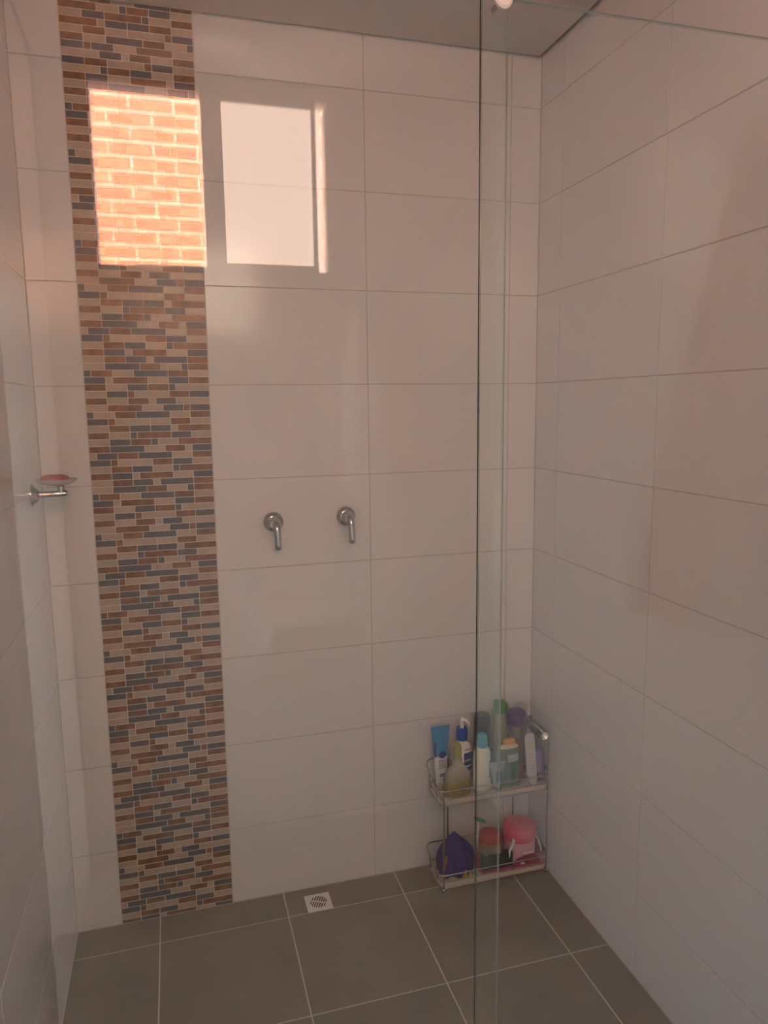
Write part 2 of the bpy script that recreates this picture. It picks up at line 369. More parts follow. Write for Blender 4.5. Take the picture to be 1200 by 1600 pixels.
# ------------------------------------------------------------------ window
wn = thing('window_1', None, None, ((WX0 + WX1) / 2, YF - 0.05, WZ0)); wn['kind'] = 'structure'
def bar(name, x0, x1, y0, y1, z0, z1, m='alu', bev=0.002, parent=None): return boxo(name, (x0, x1, y0, y1, z0, z1), m, parent or wn, bev=bev)
fy0, fy1 = YF - 0.085, YF + 0.003
bar('window_frame', WX0, WX1, fy0, fy1, WZ1 - 0.028, WZ1); bar('window_frame', WX0, WX1, fy0, fy1, WZ0, WZ0 + 0.022)
bar('window_frame', WX0, WX0 + 0.024, fy0, fy1, WZ0, WZ1); bar('window_frame', WX1 - 0.030, WX1, fy0, fy1 + 0.004, WZ0, WZ1, 'alu')
bar('frame_bead', WX1 - 0.042, WX1 - 0.036, fy0, fy1 - 0.012, WZ0 + 0.03, WZ1 - 0.05, 'white_alu', 0.001)
# sliding sash pushed over the right half
sy0, sy1 = YF - 0.040, YF - 0.012
sx0, sx1 = -1.092, -0.688; sz0, sz1 = WZ0 + 0.022, WZ1 - 0.026
bar('sash_stile', sx0, sx0 + 0.070, sy0, sy1, sz0, sz1); bar('sash_stile', sx1 - 0.016, sx1, sy0, sy1, sz0, sz1)
bar('sash_rail', sx0 + 0.070, sx1 - 0.016, sy0, sy1, sz0, sz0 + 0.024); bar('sash_rail', sx0 + 0.070, sx1 - 0.016, sy0, sy1, sz1 - 0.024, sz1)
boxo('frosted_pane', (sx0 + 0.068, sx1 - 0.014, sy0 + 0.011, sy0 + 0.016, sz0 + 0.022, sz1 - 0.022), 'frosted', wn)
boxo('sash_latch', (sx0 + 0.020, sx0 + 0.040, sy1, sy1 + 0.006, sz0 + 0.24, sz0 + 0.31), 'alu', wn, bev=0.002)
# fixed rear leaf, its frosted glass shows as a slip beside the sash
boxo('rear_pane', (-0.700, -0.664, YF - 0.070, YF - 0.065, WZ0 + 0.02, WZ1 - 0.03), 'frosted', wn)
boxo('track', (-1.345, sx0 + 0.01, YF - 0.075, YF - 0.050, WZ0 + 0.022, WZ0 + 0.036), 'white_alu', wn, bev=0.002)
# daylight portal in the opening (guides sky sampling only)
pd = bpy.data.lights.new('window_portal', 'AREA'); pd.shape = 'RECTANGLE'; pd.size = WX1 - WX0; pd.size_y = WZ1 - WZ0; pd.cycles.is_portal = True
po = bpy.data.objects.new('window_portal', pd); COL.objects.link(po); po.location = ((WX0 + WX1) / 2, YF - 0.10, (WZ0 + WZ1) / 2)
po.rotation_euler = Vector((0, -1, 0)).to_track_quat('Z', 'Y').to_euler()

# ------------------------------------------------------------------ neighbour's brick wall outside
BY = -4.10
bw = boxo('neighbour_wall', (-5.0, 2.5, BY - 0.3, BY - 0.0012, -0.2, 4.0), 'brick_mortar')
tag(bw, 'sunlit orange brick wall seen mirrored in the shower glass through the open window', 'wall')
BP, BL = 0.0708, 0.215
bricks = []
for k in range(68):
    z0 = 2.587 - 37 * BP + k * BP + 0.0; x = -5.0 + (BL / 2 if k % 2 else 0) + 0.083
    if z0 + BP > 4.0: break
    while x + BL < 2.5: bricks.append((x, x + BL, z0, z0 + BP)); x += BL
near = [b for b in bricks if -1.95 < (b[0] + b[1]) / 2 < -0.75 and 2.0 < b[2] < 3.6]
far = [b for b in bricks if not (-1.95 < (b[0] + b[1]) / 2 < -0.75 and 2.0 < b[2] < 3.6)]
lay_on(bw, 'brick', near, (0, BY, 0), (1, 0, 0), (0, 0, 1), (0, 1, 0), 'brick', d=0.02, gap=0.0115, ch=0.001, tilt=0.002)
bm = bmesh.new()
for (x0, x1, z0, z1) in far: box(bm, x0 + 0.0055, x1 - 0.0055, BY - 0.02, BY + random.uniform(-0.001, 0.001), z0 + 0.0055, z1 - 0.0055)
o = finish(bm, 'bricks', 'brick', bw, kind='stuff'); o.location = -world_loc(bw)
boxo('added_parapet', (-5.0, 2.5, YF - 0.13, YF + 0.05, H + 0.12, 3.55), 'render', kind='structure')  # unseen parapet added to shade the lower bricks from the sun
yd = boxo('yard_paving', (-5.0, 2.5, BY, YF - 0.13, -0.25, -0.12), 'render', kind='structure')

# ------------------------------------------------------------------ glass shower screen
def pane(name, x0, x1, y0, y1, z0, z1, label, edge_side):
    root = thing(name, label, 'shower screen', ((x0 + x1) / 2, (y0 + y1) / 2, z0))
    bm = bmesh.new(); box(bm, x0, x1, y0, y1, z0, z1)
    e = [ed for ed in bm.edges]
    for fc in bm.faces:
        c = fc.calc_center_median()
        fc.material_index = 0
    bmesh.ops.bevel(bm, geom=e, offset=0.0012, segments=2, affect='EDGES')
    bmesh.ops.recalc_face_normals(bm, faces=bm.faces)
    for fc in bm.faces:
        n = fc.normal
        if abs(n.y) > 0.99: fc.material_index = 0
        elif abs(n.x) > 0.9: fc.material_index = 1 if edge_side < 0 else 2
        else: fc.material_index = 2
    o = finish(bm, 'glass', ['glass', 'glass_edge', 'glass_edge_highlight'], root); o.location = -world_loc(root)
    return root
g1 = pane('glass_panel', XL + 0.004, -0.691, -1.204, -1.196, 0.012, 2.362, 'clear sliding glass shower panel on the left, overlapping the narrow strip of its neighbour', 1)
g2 = pane('glass_panel', -0.751, XR - 0.003, -1.234, -1.226, 0.012, 2.323, 'clear fixed glass shower panel on the right with its top edge showing near the ceiling', -1)
tr = boxo('floor_track', (XL + 0.003, XR - 0.003, -1.242, -1.188, 0.0, 0.012), 'alu', bev=0.001); tag(tr, 'low aluminium floor track under the glass shower panels', 'track')
kn = thing('door_roller', 'round polished knob fixed at the top of the overlapping glass strip', 'roller', (-0.717, -1.234, 2.318))
lathe('roller_disc', [(0.0, 0), (0.013, 0), (0.015, 0.002), (0.015, 0.008), (0.012, 0.011), (0, 0.012)], 'alu', kn, (0, 0, 0), rot=(math.pi / 2, 0, 0))
lathe('roller_pin', [(0.005, 0), (0.005, 0.022), (0, 0.022)], 'chrome', kn, (0, 0.008, 0), rot=(-math.pi / 2, 0, 0))

# ------------------------------------------------------------------ wall valves
def valve(x, z, label):
    v = thing('shower_valve', label, 'tap', (x, 0, z), 'chrome shower valves on the back wall')
    rx = (math.pi / 2, 0, 0)
    lathe('escutcheon', [(0.033, 0.001), (0.0335, 0.004), (0.031, 0.010), (0.024, 0.017), (0.020, 0.019)], 'chrome', v, (0, 0, 0), 40, rot=rx)
    lathe('hub', [(0.020, 0.017), (0.0205, 0.030), (0.019, 0.050), (0.015, 0.056), (0, 0.058)], 'chrome', v, (0, 0, 0), 32, rot=rx)
    pts = [(0.0, -0.040, 0.004), (0.001, -0.056, 0.002), (0.002, -0.066, -0.008), (0.003, -0.069, -0.024), (0.004, -0.069, -0.045), (0.005, -0.067, -0.066), (0.005, -0.066, -0.078), (0.005, -0.066, -0.082)]
    tube('lever', pts, [0.012, 0.0135, 0.0125, 0.0110, 0.0105, 0.0110, 0.0110, 0.007], 'chrome', v, 16)
    return v
valve(-0.9415, 1.325, 'chrome lever valve nearer the mosaic strip, left of the pair')
valve(-0.699, 1.331, 'chrome lever valve right of the pair, nearer the glass edge')

# ------------------------------------------------------------------ low spout in the corner
sp = thing('bath_spout', 'short chrome spout sticking out low in the corner above the caddy', 'tap', (-0.0235, 0, 0.523))
lathe('wall_flange', [(0.019, 0.0005), (0.0195, 0.004), (0.016, 0.007)], 'chrome', sp, (0, 0, 0), rot=(math.pi / 2, 0, 0))
lathe('spout_body', [(0.0175, 0.0075), (0.0175, 0.058), (0.0190, 0.060), (0.0190, 0.148), (0.0165, 0.156), (0.0135, 0.156), (0.0130, 0.140), (0, 0.140)], 'chrome', sp, (0, 0, 0), 28, rot=(math.pi / 2, 0, 0))
lathe('diverter_knob', [(0.004, 0.012), (0.004, 0.022), (0.007, 0.024), (0.007, 0.030), (0, 0.032)], 'chrome', sp, (0, -0.045, 0), 16)

# ------------------------------------------------------------------ soap holder on the left wall
sh = thing('soap_holder', 'chrome arm on the left wall carrying a milky soap dish', 'soap holder', (XL, -0.168, 1.463))
lathe('wall_flange', [(0.031, 0.0005), (0.031, 0.003), (0.026, 0.007), (0.020, 0.014), (0.013, 0.018), (0.011, 0.019)], 'chrome', sh, (0, 0, 0), 32, rot=(0, math.pi / 2, 0))
tube('arm', [(0.012, 0, 0), (0.04, 0, 0.0005), (0.086, 0, 0.002), (0.092, 0, 0.002)], [0.0095, 0.0085, 0.0085, 0.006], 'chrome', sh, 16)
lathe('dish_post', [(0.0095, 0.004), (0.0095, 0.022), (0.012, 0.024), (0, 0.025)], 'chrome', sh, (0.075, 0, 0), 20)
lathe('soap_dish', [(0.010, 0.0245), (0.030, 0.0265), (0.044, 0.033), (0.053, 0.041), (0.0545, 0.0425), (0.052, 0.0425), (0.043, 0.036), (0.029, 0.0295), (0, 0.028)], 'dish', sh, (0.066, 0, 0), 36, sy=0.72)
so = lathe('soap_bar', [(0.0, 0.0), (0.022, 0.0005), (0.034, 0.005), (0.0395, 0.012), (0.036, 0.019), (0.024, 0.024), (0, 0.0255)], 'soap', None, (XL + 0.061, -0.168, 1.463 + 0.0305), 32, sy=0.66, ang=80)
tag(so, 'rose pink oval soap lying in the dish on the left wall', 'soap')

# ------------------------------------------------------------------ floor drain
dr = thing('floor_drain', 'small square white floor drain with a round slotted grille', 'drain', (-0.8425, -0.088, 0))
DH = 0.0435
bm = bmesh.new(); box(bm, -DH, DH, -DH, DH, 0.0, 0.004); bmesh.ops.bevel(bm, geom=bm.edges[:], offset=0.001, segments=1, affect='EDGES'); finish(bm, 'drain_plate', 'white_plastic', dr)
bm = bmesh.new()
ca, sa = math.cos(math.radians(-27)), math.sin(math.radians(-27))
for side in (-1, 1):
    for k in range(-4, 5):
        off = k * 0.0080; y0 = 0.0032; lim = math.sqrt(max(0, 0.030 ** 2 - off ** 2)) - 0.001
        if lim < y0 + 0.004: continue
        q = [(off - 0.0020, side * y0), (off + 0.0020, side * y0), (off + 0.0020, side * lim), (off - 0.0020, side * lim)]
        prism(bm, [(a * ca - b * sa, a * sa + b * ca) for a, b in q], 0.0035, 0.0044)
finish(bm, 'grille_slots', 'dark_void', dr)

# ------------------------------------------------------------------ ceiling downlight
dl = thing('ceiling_light', 'round flush ceiling light, unlit, mirrored beside the mosaic top', 'lamp', (-1.03, -2.545, H))
lathe('lamp_rim', [(0.058, -0.010), (0.066, -0.014), (0.078, -0.010), (0.085, -0.002), (0.086, 0.001), (0.05, 0.001)], 'white_alu', dl, (0, 0, 0), 48)
lathe('diffuser', [(0, -0.0065), (0.0575, -0.0085), (0.0575, -0.001), (0, -0.001)], 'lamp_diffuser', dl, (0, 0, 0), 48)

# ------------------------------------------------------------------ things behind the camera side, seen as reflections
sf = thing('wall_shelf', 'pale wall shelf below the window, mirrored faintly in the glass', 'shelf', (-0.72, YF, 0.93))
boxo('shelf_board', (-0.997, -0.443, YF + 0.0005, YF + 0.256, 0.915, 0.952), 'white_plastic', sf, bev=0.004)
for xx in (-0.93, -0.52):
    bm = bmesh.new(); a = [(0.0008, 0.0), (0.20, 0.0), (0.20, -0.02), (0.03, -0.16), (0.0008, -0.16)]
    v0 = [bm.verts.new((-0.012, y, z)) for y, z in a]; v1 = [bm.verts.new((0.012, y, z)) for y, z in a]
    for i in range(5): bm.faces.new((v0[i], v0[(i + 1) % 5], v1[(i + 1) % 5], v1[i]))
    bm.faces.new(v0[::-1]); bm.faces.new(v1)
    finish(bm, 'bracket', 'white_plastic', sf, loc=(xx + 0.72, 0, -0.015))

def towel(name, label, org, ua, n, ztop, zbot, wt, wb_, m, thick=0.012, folds=5, lean=0.0, rib=0.0, nu=60, nv=60, amp=0.018):
    """cloth hung from one hook: narrow at the top, widening below; ua runs along the wall, n out of it"""
    ua, n, org = Vector(ua), Vector(n), Vector(org)
    root = thing(name, label, 'towel', org + Vector((0, 0, ztop)))
    bm = bmesh.new(); F = []; B = []
    for j in range(nv + 1):
        t = j / nv; z = (zbot - ztop) * t; w = wt + (wb_ - wt) * (1 - (1 - t) ** 2.2); rf, rb = [], []
        for i in range(nu + 1):
            s = i / nu * 2 - 1; a = amp * (0.35 + 0.65 * t)
            uo = s * w / 2 + lean * t ** 1.3
            d = 0.030 + a * (1 + math.cos(s * math.pi * folds + 0.6 * math.sin(3 * t))) + 0.02 * (1 - abs(s)) * (1 - t) + rib * math.sin(z * 520 + s * 8)
            zz = z - 0.02 * math.sin(s * 3 + 1) * t
            rf.append(bm.verts.new(ua * uo + n * (d + thick / 2) + Vector((0, 0, zz)))); rb.append(bm.verts.new(ua * uo + n * (d - thick / 2) + Vector((0, 0, zz))))
        F.append(rf); B.append(rb)
    for j in range(nv):
        for i in range(nu):
            bm.faces.new((F[j][i], F[j][i + 1], F[j + 1][i + 1], F[j + 1][i])); bm.faces.new((B[j][i], B[j + 1][i], B[j + 1][i + 1], B[j][i + 1]))
        bm.faces.new((F[j][0], F[j + 1][0], B[j + 1][0], B[j][0])); bm.faces.new((F[j][nu], B[j][nu], B[j + 1][nu], F[j + 1][nu]))
    for i in range(nu):
        bm.faces.new((F[0][i], B[0][i], B[0][i + 1], F[0][i + 1])); bm.faces.new((F[nv][i], F[nv][i + 1], B[nv][i + 1], B[nv][i]))
    finish(bm, 'cloth', m, root, smooth=True)
    p = [n * 0.0005, n * 0.03, n * 0.045 + Vector((0, 0, 0.006)), n * 0.05 + Vector((0, 0, 0.02))]
    hk = tube('hook', [q + Vector((0, 0, 0.004)) for q in p], 0.004, 'chrome', root, 10)
    return root
towel('hanging_towel', 'rose ribbed towel hung on the right wall outside the shower', (0, -1.40, 0), (0, -1, 0), (-1, 0, 0), 2.26, 1.17, 0.05, 0.44, 'rib towel', lean=0.13, rib=0.0012, nv=260, nu=60, folds=3, amp=0.055)
wt = towel('hanging_towel', 'white towel with a grey printed motif hung on the front wall under the window', (-0.56, YF, 0), (1, 0, 0), (0, 1, 0), 2.04, 1.36, 0.05, 0.24, 'white towel', folds=2, amp=0.010)
def strip3(name, pts, w, m, parent):
    tube(name, pts, w, m, parent, 6)
for pts in ([(-0.10, 0.072, -0.50), (-0.05, 0.076, -0.52), (0.0, 0.078, -0.535), (0.05, 0.076, -0.50), (0.11, 0.070, -0.46)],):
    strip3('printed_line', pts, 0.004, 'towel print', wt)

# ------------------------------------------------------------------ caddy
CX0, CX1, CY0, CY1 = -0.424, -0.006, -0.166, -0.026
cd = thing('shower_caddy', 'two tier chrome wire caddy with cream trays standing in the corner', 'caddy', (-0.21, -0.096, 0))
O = -world_loc(cd)
def sh_(pts): return [Vector(p) + O for p in pts]
for zt, zf, zb, nm in ((0.345, 0.380, 0.430, 'upper'), (0.035, 0.066, 0.105, 'lower')):
    zb0 = zt - 0.018
    outer = rrect(CX0 + 0.006, CX1 - 0.004, CY0 + 0.002, CY1 - 0.002, 0.022); inner = rrect(CX0 + 0.024, CX1 - 0.022, CY0 + 0.018, CY1 - 0.018, 0.012)
    bm = bmesh.new(); n = len(outer)
    vs = [[bm.verts.new((p[0], p[1], z)) for p in ring] for ring, z in ((outer, zb0), (outer, zt), (inner, zt), (inner, zb0))]
    for a in range(4):
        A, B_ = vs[a], vs[(a + 1) % 4]
        for i in range(n): bm.faces.new((A[i], A[(i + 1) % n], B_[(i + 1) % n], B_[i]))
    t = finish(bm, 'tray_rim', 'tray', cd, loc=O); autosmooth(t)
    x = CX0 + 0.040; slats = []
    while x < CX1 - 0.05:
        boxo('slat', (x, x + 0.022, CY0 + 0.016, CY1 - 0.016, zt - 0.010, zt - 0.0002), 'tray', cd); x += 0.0335
    boxo('tray_spine', (CX0 + 0.022, CX1 - 0.02, (CY0 + CY1) / 2 - 0.008, (CY0 + CY1) / 2 + 0.008, zt - 0.014, zt - 0.010), 'tray', cd)
    tube('rim_wire', sh_(rrect(CX0 + 0.003, CX1 - 0.001, CY0 - 0.001, CY1 + 0.001, 0.024, z=zb0 - 0.001)), 0.0026, 'wire', cd, 8, True)
    tube('rim_wire', sh_(rrect(CX0 + 0.005, CX1 - 0.003, CY0, CY1, 0.023, z=zt + 0.0015)), 0.0020, 'wire', cd, 8, True)
    slope = lambda x, y, zf=zf, zb=zb: zf + (zb - zf) * (y - CY0) / (CY1 - CY0)
    tube('guard_rail', sh_(rrect(CX0 - 0.008, CX1 + 0.001, CY0 - 0.002, CY1 + 0.002, 0.026, zf=slope)), 0.0026, 'wire', cd, 8, True)
    # side straps between rim and guard rail
    for xx in (CX0 + 0.001, CX1 - 0.001):
        for yy in (-0.13, -0.065): tube('rail_strut', sh_([(xx, yy, zt), (xx - (0.006 if xx < -0.2 else -0.001), yy, slope(xx, yy))]), 0.002, 'wire', cd, 8)
for (px, py, h) in ((-0.410, -0.164, 0.425), (-0.0125, -0.164, 0.500), (-0.345, -0.030, 0.425), (-0.083, -0.030, 0.425)):
    tube('post', sh_([(px, py, 0.012), (px, py, h * 0.5), (px, py, h)]), 0.0033, 'wire', cd, 10)
    lathe('foot', [(0.004, 0.0), (0.0065, 0.002), (0.0065, 0.009), (0.004, 0.013)], 'wire', cd, Vector((px, py, 0)) + O, 16)
bm = bmesh.new(); box(bm, -0.011, 0.011, -0.001, 0.001, -0.016, 0.016); bmesh.ops.bevel(bm, geom=bm.edges[:], offset=0.0008, segments=1, affect='EDGES')
o = finish(bm, 'clip', 'tray', cd, loc=Vector((-0.417, -0.128, 0.376)) + O); o.rotation_euler = (0.2, 0, math.radians(80))

# ------------------------------------------------------------------ toiletries on the upper tray (tray top z = 0.345)
ZT = 0.346
def squeeze_tube(name, label, x, y, w_top, h, r_base, mbody, cap, hcap, taper=1.0, rot=0.0, z=ZT, lower=None, split=0.5, thick=0.003):
    root = thing(name, label, 'tube', (x, y, z)); root.rotation_euler = (0, 0, rot)
    lathe('cap', [(r_base * 0.92, 0), (r_base, 0.002), (r_base, hcap - 0.001), (r_base * 0.9, hcap)], cap, root, (0, 0, 0), 24)
    def sec(t):
        return (r_base * (1 - t) + w_top / 2 * t, r_base * (1 - t) ** 0.9 + thick * t)
    def part(nm, t0, t1, m):
        bm = bmesh.new(); rings = []
        for k in range(9):
            t = t0 + (t1 - t0) * k / 8; a, b = sec(t); zz = hcap + (h - hcap) * t
            rings.append([bm.verts.new((a * math.cos(q * math.pi / 12), b * math.sin(q * math.pi / 12), zz)) for q in range(24)])
        for A, B_ in zip(rings, rings[1:]):
            for i in range(24): bm.faces.new((A[i], A[(i + 1) % 24], B_[(i + 1) % 24], B_[i]))
        bm.faces.new(rings[0][::-1]); bm.faces.new(rings[-1]); return autosmooth(finish(bm, nm, m, root), 60)
    if lower: part('tube_lower', 0, split, lower); part('tube_body', split, 1, mbody)
    else: part('tube_body', 0, 1, mbody)
    boxo('crimp', (x - w_top / 2, x + w_top / 2, y - thick * 0.6, y + thick * 0.6, z + h - 0.001, z + h + 0.007), mbody, root, bev=0.0008)
    return root
def patch(name, parent, x0, x1, z0, z1, rad, m, yoff=0.0, flat=None, seg=10):
    """a label wrapped on the front of a round or oval body, local coordinates; rad=(a, b) semi-axes"""
    a, b = rad; bm = bmesh.new(); P = []
    for k in range(seg + 1):
        x = x0 + (x1 - x0) * k / seg; y = -b * math.sqrt(max(0.0, 1 - (x / a) ** 2)) - 0.0006
        P.append((bm.verts.new((x, y, z0)), bm.verts.new((x, y, z1)), bm.verts.new((x, y + 0.0005, z0)), bm.verts.new((x, y + 0.0005, z1))))
    for p, q in zip(P, P[1:]): bm.faces.new((p[0], q[0], q[1], p[1])); bm.faces.new((p[2], p[3], q[3], q[2])); bm.faces.new((p[1], q[1], q[3], p[3])); bm.faces.new((p[0], p[2], q[2], q[0]))
    bm.faces.new((P[0][0], P[0][1], P[0][3], P[0][2])); bm.faces.new((P[-1][0], P[-1][2], P[-1][3], P[-1][1]))
    o = finish(bm, name, m, parent, smooth=False); o.location = (0, yoff, 0); return o

# blue and white tube, crimp up
t = squeeze_tube('cream_tube', 'sky blue and white cream tube standing at the left end of the upper tray', -0.382, -0.056, 0.070, 0.215, 0.017, 'tube blue', 'white_plastic', 0.020, lower='tube white', split=0.46)
for k, zz in enumerate((0.098, 0.091, 0.084, 0.077, 0.070)):
    boxo('print_line', (-0.396, -0.368, -0.0745, -0.0735, ZT + zz, ZT + zz + 0.0022), 'grey print', t)
boxo('print_block', (-0.392, -0.370, -0.0775, -0.0765, ZT + 0.040, ZT + 0.052), 'grey print', t)
lathe('round_emblem', [(0.013, 0), (0.013, 0.001), (0, 0.001)], 'navy print', t, (0.002, -0.0125, 0.118), 24, rot=(math.pi / 2 - 0.02, 0, 0))
boxo('navy_flash', (-0.408, -0.402, -0.0635, -0.0625, ZT + 0.108, ZT + 0.165), 'navy print', t)

# white lotion bottle with pump
t = thing('lotion_pump', 'white lotion bottle with a royal blue collar and white pump behind the olive soap bottle', 'bottle', (-0.303, -0.062, ZT))
lathe('bottle_body', [(0.030, 0), (0.034, 0.003), (0.034, 0.130), (0.030, 0.144), (0.019, 0.152), (0.0175, 0.163), (0, 0.163)], 'lotion white', t, (0, 0, 0), 32, sx=1.05, sy=0.62)
lathe('pump_collar', [(0.019, 0.163), (0.0205, 0.165), (0.0205, 0.204), (0.019, 0.207), (0, 0.207)], 'pump blue', t, (0, 0, 0), 28)
tube('pump_head', [(0, 0, 0.205), (0, 0, 0.236), (-0.001, -0.003, 0.240), (0.010, -0.006, 0.238), (0.020, -0.012, 0.226), (0.022, -0.013, 0.216)], [0.007, 0.007, 0.0075, 0.006, 0.0045, 0.004], 'white_plastic', t, 12)
patch('front_label', t, 0.000, 0.033, 0.070, 0.118, (0.0357, 0.0211), 'navy print')
patch('lower_label', t, 0.010, 0.033, 0.050, 0.064, (0.0357, 0.0211), 'navy print')
patch('label_line', t, 0.002, 0.026, 0.128, 0.132, (0.0357, 0.0211), 'grey print')
text('lettering', 'NIVEA', 0.012, 'white_plastic', t, (0.016, -0.0212, 0.090), (math.pi / 2, 0, 0.30))

# olive soap pump, translucent cone
t = thing('soap_pump', 'squat translucent bottle of olive hand soap with a green pump at the front left', 'bottle', (-0.350, -0.132, ZT))
lathe('soap_fill', [(0.049, 0.001), (0.052, 0.004), (0.0515, 0.030), (0.0495, 0.055), (0, 0.055)], 'olive soap', t, (0, 0, 0), 32, sy=0.50)
lathe('bottle_shell', [(0.0495, 0.0552), (0.0465, 0.072), (0.040, 0.090), (0.030, 0.103), (0.0200, 0.111), (0.0180, 0.136), (0, 0.136)], 'clear shell', t, (0, 0, 0), 32, sy=0.52)
lathe('pump_cap', [(0.0170, 0.1362), (0.0185, 0.150), (0.0190, 0.168), (0.0170, 0.180), (0.011, 0.188), (0, 0.190)], 'olive pump', t, (-0.002, 0, 0), 24)
tube('spout', [(-0.008, -0.005, 0.180), (-0.022, -0.014, 0.178), (-0.026, -0.016, 0.168), (-0.027, -0.017, 0.140)], [0.006, 0.005, 0.0042, 0.0035], 'clear shell', t, 10)

# white bottle with sky blue cap
t = thing('cleanser_bottle', 'plain milk white bottle with a sky blue cap behind the small misty tube', 'bottle', (-0.2505, -0.122, ZT))
lathe('bottle_body', [(0.030, 0), (0.033, 0.003), (0.0325, 0.100), (0.030, 0.135), (0.023, 0.152), (0.0175, 0.156), (0, 0.156)], 'milk white', t, (0, 0, 0), 32, sy=0.82)
lathe('cap', [(0.0180, 0.156), (0.0185, 0.170), (0.017, 0.195), (0.014, 0.203), (0, 0.204)], 'sky cap', t, (0, 0, 0), 28)
patch('side_mark', t, 0.018, 0.028, 0.045, 0.110, (0.0338, 0.0277), 'grey print')

# dark spray can
t = thing('spray_can', 'tall charcoal grey spray can at the back behind the sky blue cap', 'can', (-0.2235, -0.060, ZT))
lathe('can_body', [(0.029, 0), (0.0305, 0.003), (0.0305, 0.175), (0.029, 0.178), (0, 0.178)], 'can grey', t, (0, 0, 0), 32)
lathe('can_cap', [(0.0300, 0.179), (0.0310, 0.181), (0.0310, 0.236), (0.028, 0.245), (0, 0.248)], 'can grey', t, (0, 0, 0), 32)

# tall shampoo bottle with green cap
t = thing('shampoo_bottle', 'tall pale olive shampoo bottle with a slanted leaf green cap at the back', 'bottle', (-0.1475, -0.0525, ZT))
lathe('bottle_body', [(0.025, 0), (0.027, 0.003), (0.027, 0.215), (0.026, 0.243), (0, 0.243)], 'olive body', t, (0, 0, 0), 28, sy=0.85)
bm = bmesh.new(); rings = []
for rr, z, tl in ((0.027, 0.244, 0), (0.0275, 0.255, 0.0), (0.0275, 0.272, 0.35), (0.025, 0.281, 0.42), (0.017, 0.286, 0.42)):
    rings.append([bm.verts.new((rr * math.cos(a * math.pi / 14), 0.85 * rr * math.sin(a * math.pi / 14), z - tl * (rr * math.cos(a * math.pi / 14)) * 0.6)) for a in range(28)])
for A, B_ in zip(rings, rings[1:]):
    for i in range(28): bm.faces.new((A[i], A[(i + 1) % 28], B_[(i + 1) % 28], B_[i]))
bm.faces.new(rings[0][::-1]); bm.faces.new(rings[-1]); autosmooth(finish(bm, 'cap', 'leaf green', t), 45)

# teal flat bottle with ochre cap
t = thing('body_wash_bottle', 'flat teal bottle with a small ochre cap below the violet cap', 'bottle', (-0.1575, -0.1330, ZT))
lathe('bottle_body', [(0.042, 0), (0.0455, 0.004), (0.0465, 0.06), (0.0455, 0.125), (0.040, 0.142), (0, 0.143)], 'teal body', t, (0, 0, 0), 32, sy=0.34)
lathe('shoulder', [(0.040, 0.1435), (0.034, 0.152), (0.022, 0.158), (0, 0.158)], 'cream liquid', t, (0.002, 0, 0), 32, sy=0.34)
lathe('cap', [(0.022, 0.1585), (0.023, 0.162), (0.022, 0.172), (0.016, 0.177), (0, 0.178)], 'ochre cap', t, (0.006, 0, 0), 24, sy=0.55)
patch('front_label', t, -0.006, 0.037, 0.095, 0.122, (0.0465, 0.0158), 'teal label')
patch('leaf_mark', t, 0.008, 0.026, 0.030, 0.072, (0.0465, 0.0158), 'dark green print')
text('lettering', 'OMY', 0.016, 'dark green print', t, (0.020, -0.0165, 0.084), (math.pi / 2, 0, 0.12))

# small misty tube standing on its cap
t = squeeze_tube('cream_tube', 'small misty blue tube standing on a dark blue cap at the front rail', -0.2035, -0.1490, 0.064, 0.098, 0.0135, 'mist tube', 'ink cap', 0.012, thick=0.002, z=ZT)
boxo('blue_print', (-0.214, -0.192, -0.1640, -0.1635, ZT + 0.035, ZT + 0.075), 'mist print', t)

# violet-capped brown bottle
t = thing('oil_bottle', 'brown liquid bottle with a broad violet screw cap near the spout', 'bottle', (-0.1080, -0.0980, ZT))
lathe('bottle_body', [(0.027, 0), (0.0300, 0.003), (0.0300, 0.155), (0.0285, 0.168), (0, 0.168)], 'brown liquid', t, (0, 0, 0), 32)
lathe('neck', [(0.0282, 0.1685), (0.0265, 0.190), (0.0245, 0.210), (0, 0.210)], 'clear neck', t, (0, 0, 0), 32)
prof = [(0.0320, 0.211)]
for k, (a0, a1) in enumerate(((0.213, 0.232), (0.236, 0.253))): prof += [(0.0345, a0), (0.0345, a1), (0.0322, a1 + 0.0018)]
prof += [(0.0315, 0.258), (0, 0.260)]
lathe('cap', prof, 'violet cap', t, (0, 0, 0), 36)
patch('film_label', t, 0.004, 0.020, 0.06, 0.166, (0.0300, 0.0300), 'brown liquid')

# silver sachet tube standing at the front right
t = thing('foil_sachet', 'narrow silver foil tube with a rounded lower end beside the lilac bottle', 'tube', (-0.071, -0.1575, ZT)); t.rotation_euler = (0.0, math.radians(-4.5), 0)
bm = bmesh.new(); pts = [(0.010, 0.0), (0.018, 0.008), (0.021, 0.030), (0.0205, 0.180), (0.015, 0.196), (-0.012, 0.200), (-0.0205, 0.185), (-0.0205, 0.05), (-0.016, 0.022), (-0.004, 0.004)]
a = [bm.verts.new((p[0] * 0.9, -0.003, p[1])) for p in pts]; b = [bm.verts.new((p[0] * 0.9, 0.003, p[1])) for p in pts]
for i in range(len(pts)): bm.faces.new((a[i], a[(i + 1) % len(pts)], b[(i + 1) % len(pts)], b[i]))
bm.faces.new(a[::-1]); bm.faces.new(b); finish(bm, 'foil_body', 'silver film', t)
for k in range(9): boxo('print_line', (-0.071 - 0.012, -0.071 + 0.012, -0.1608, -0.1604, ZT + 0.05 + k * 0.014, ZT + 0.053 + k * 0.014), 'label film', t)

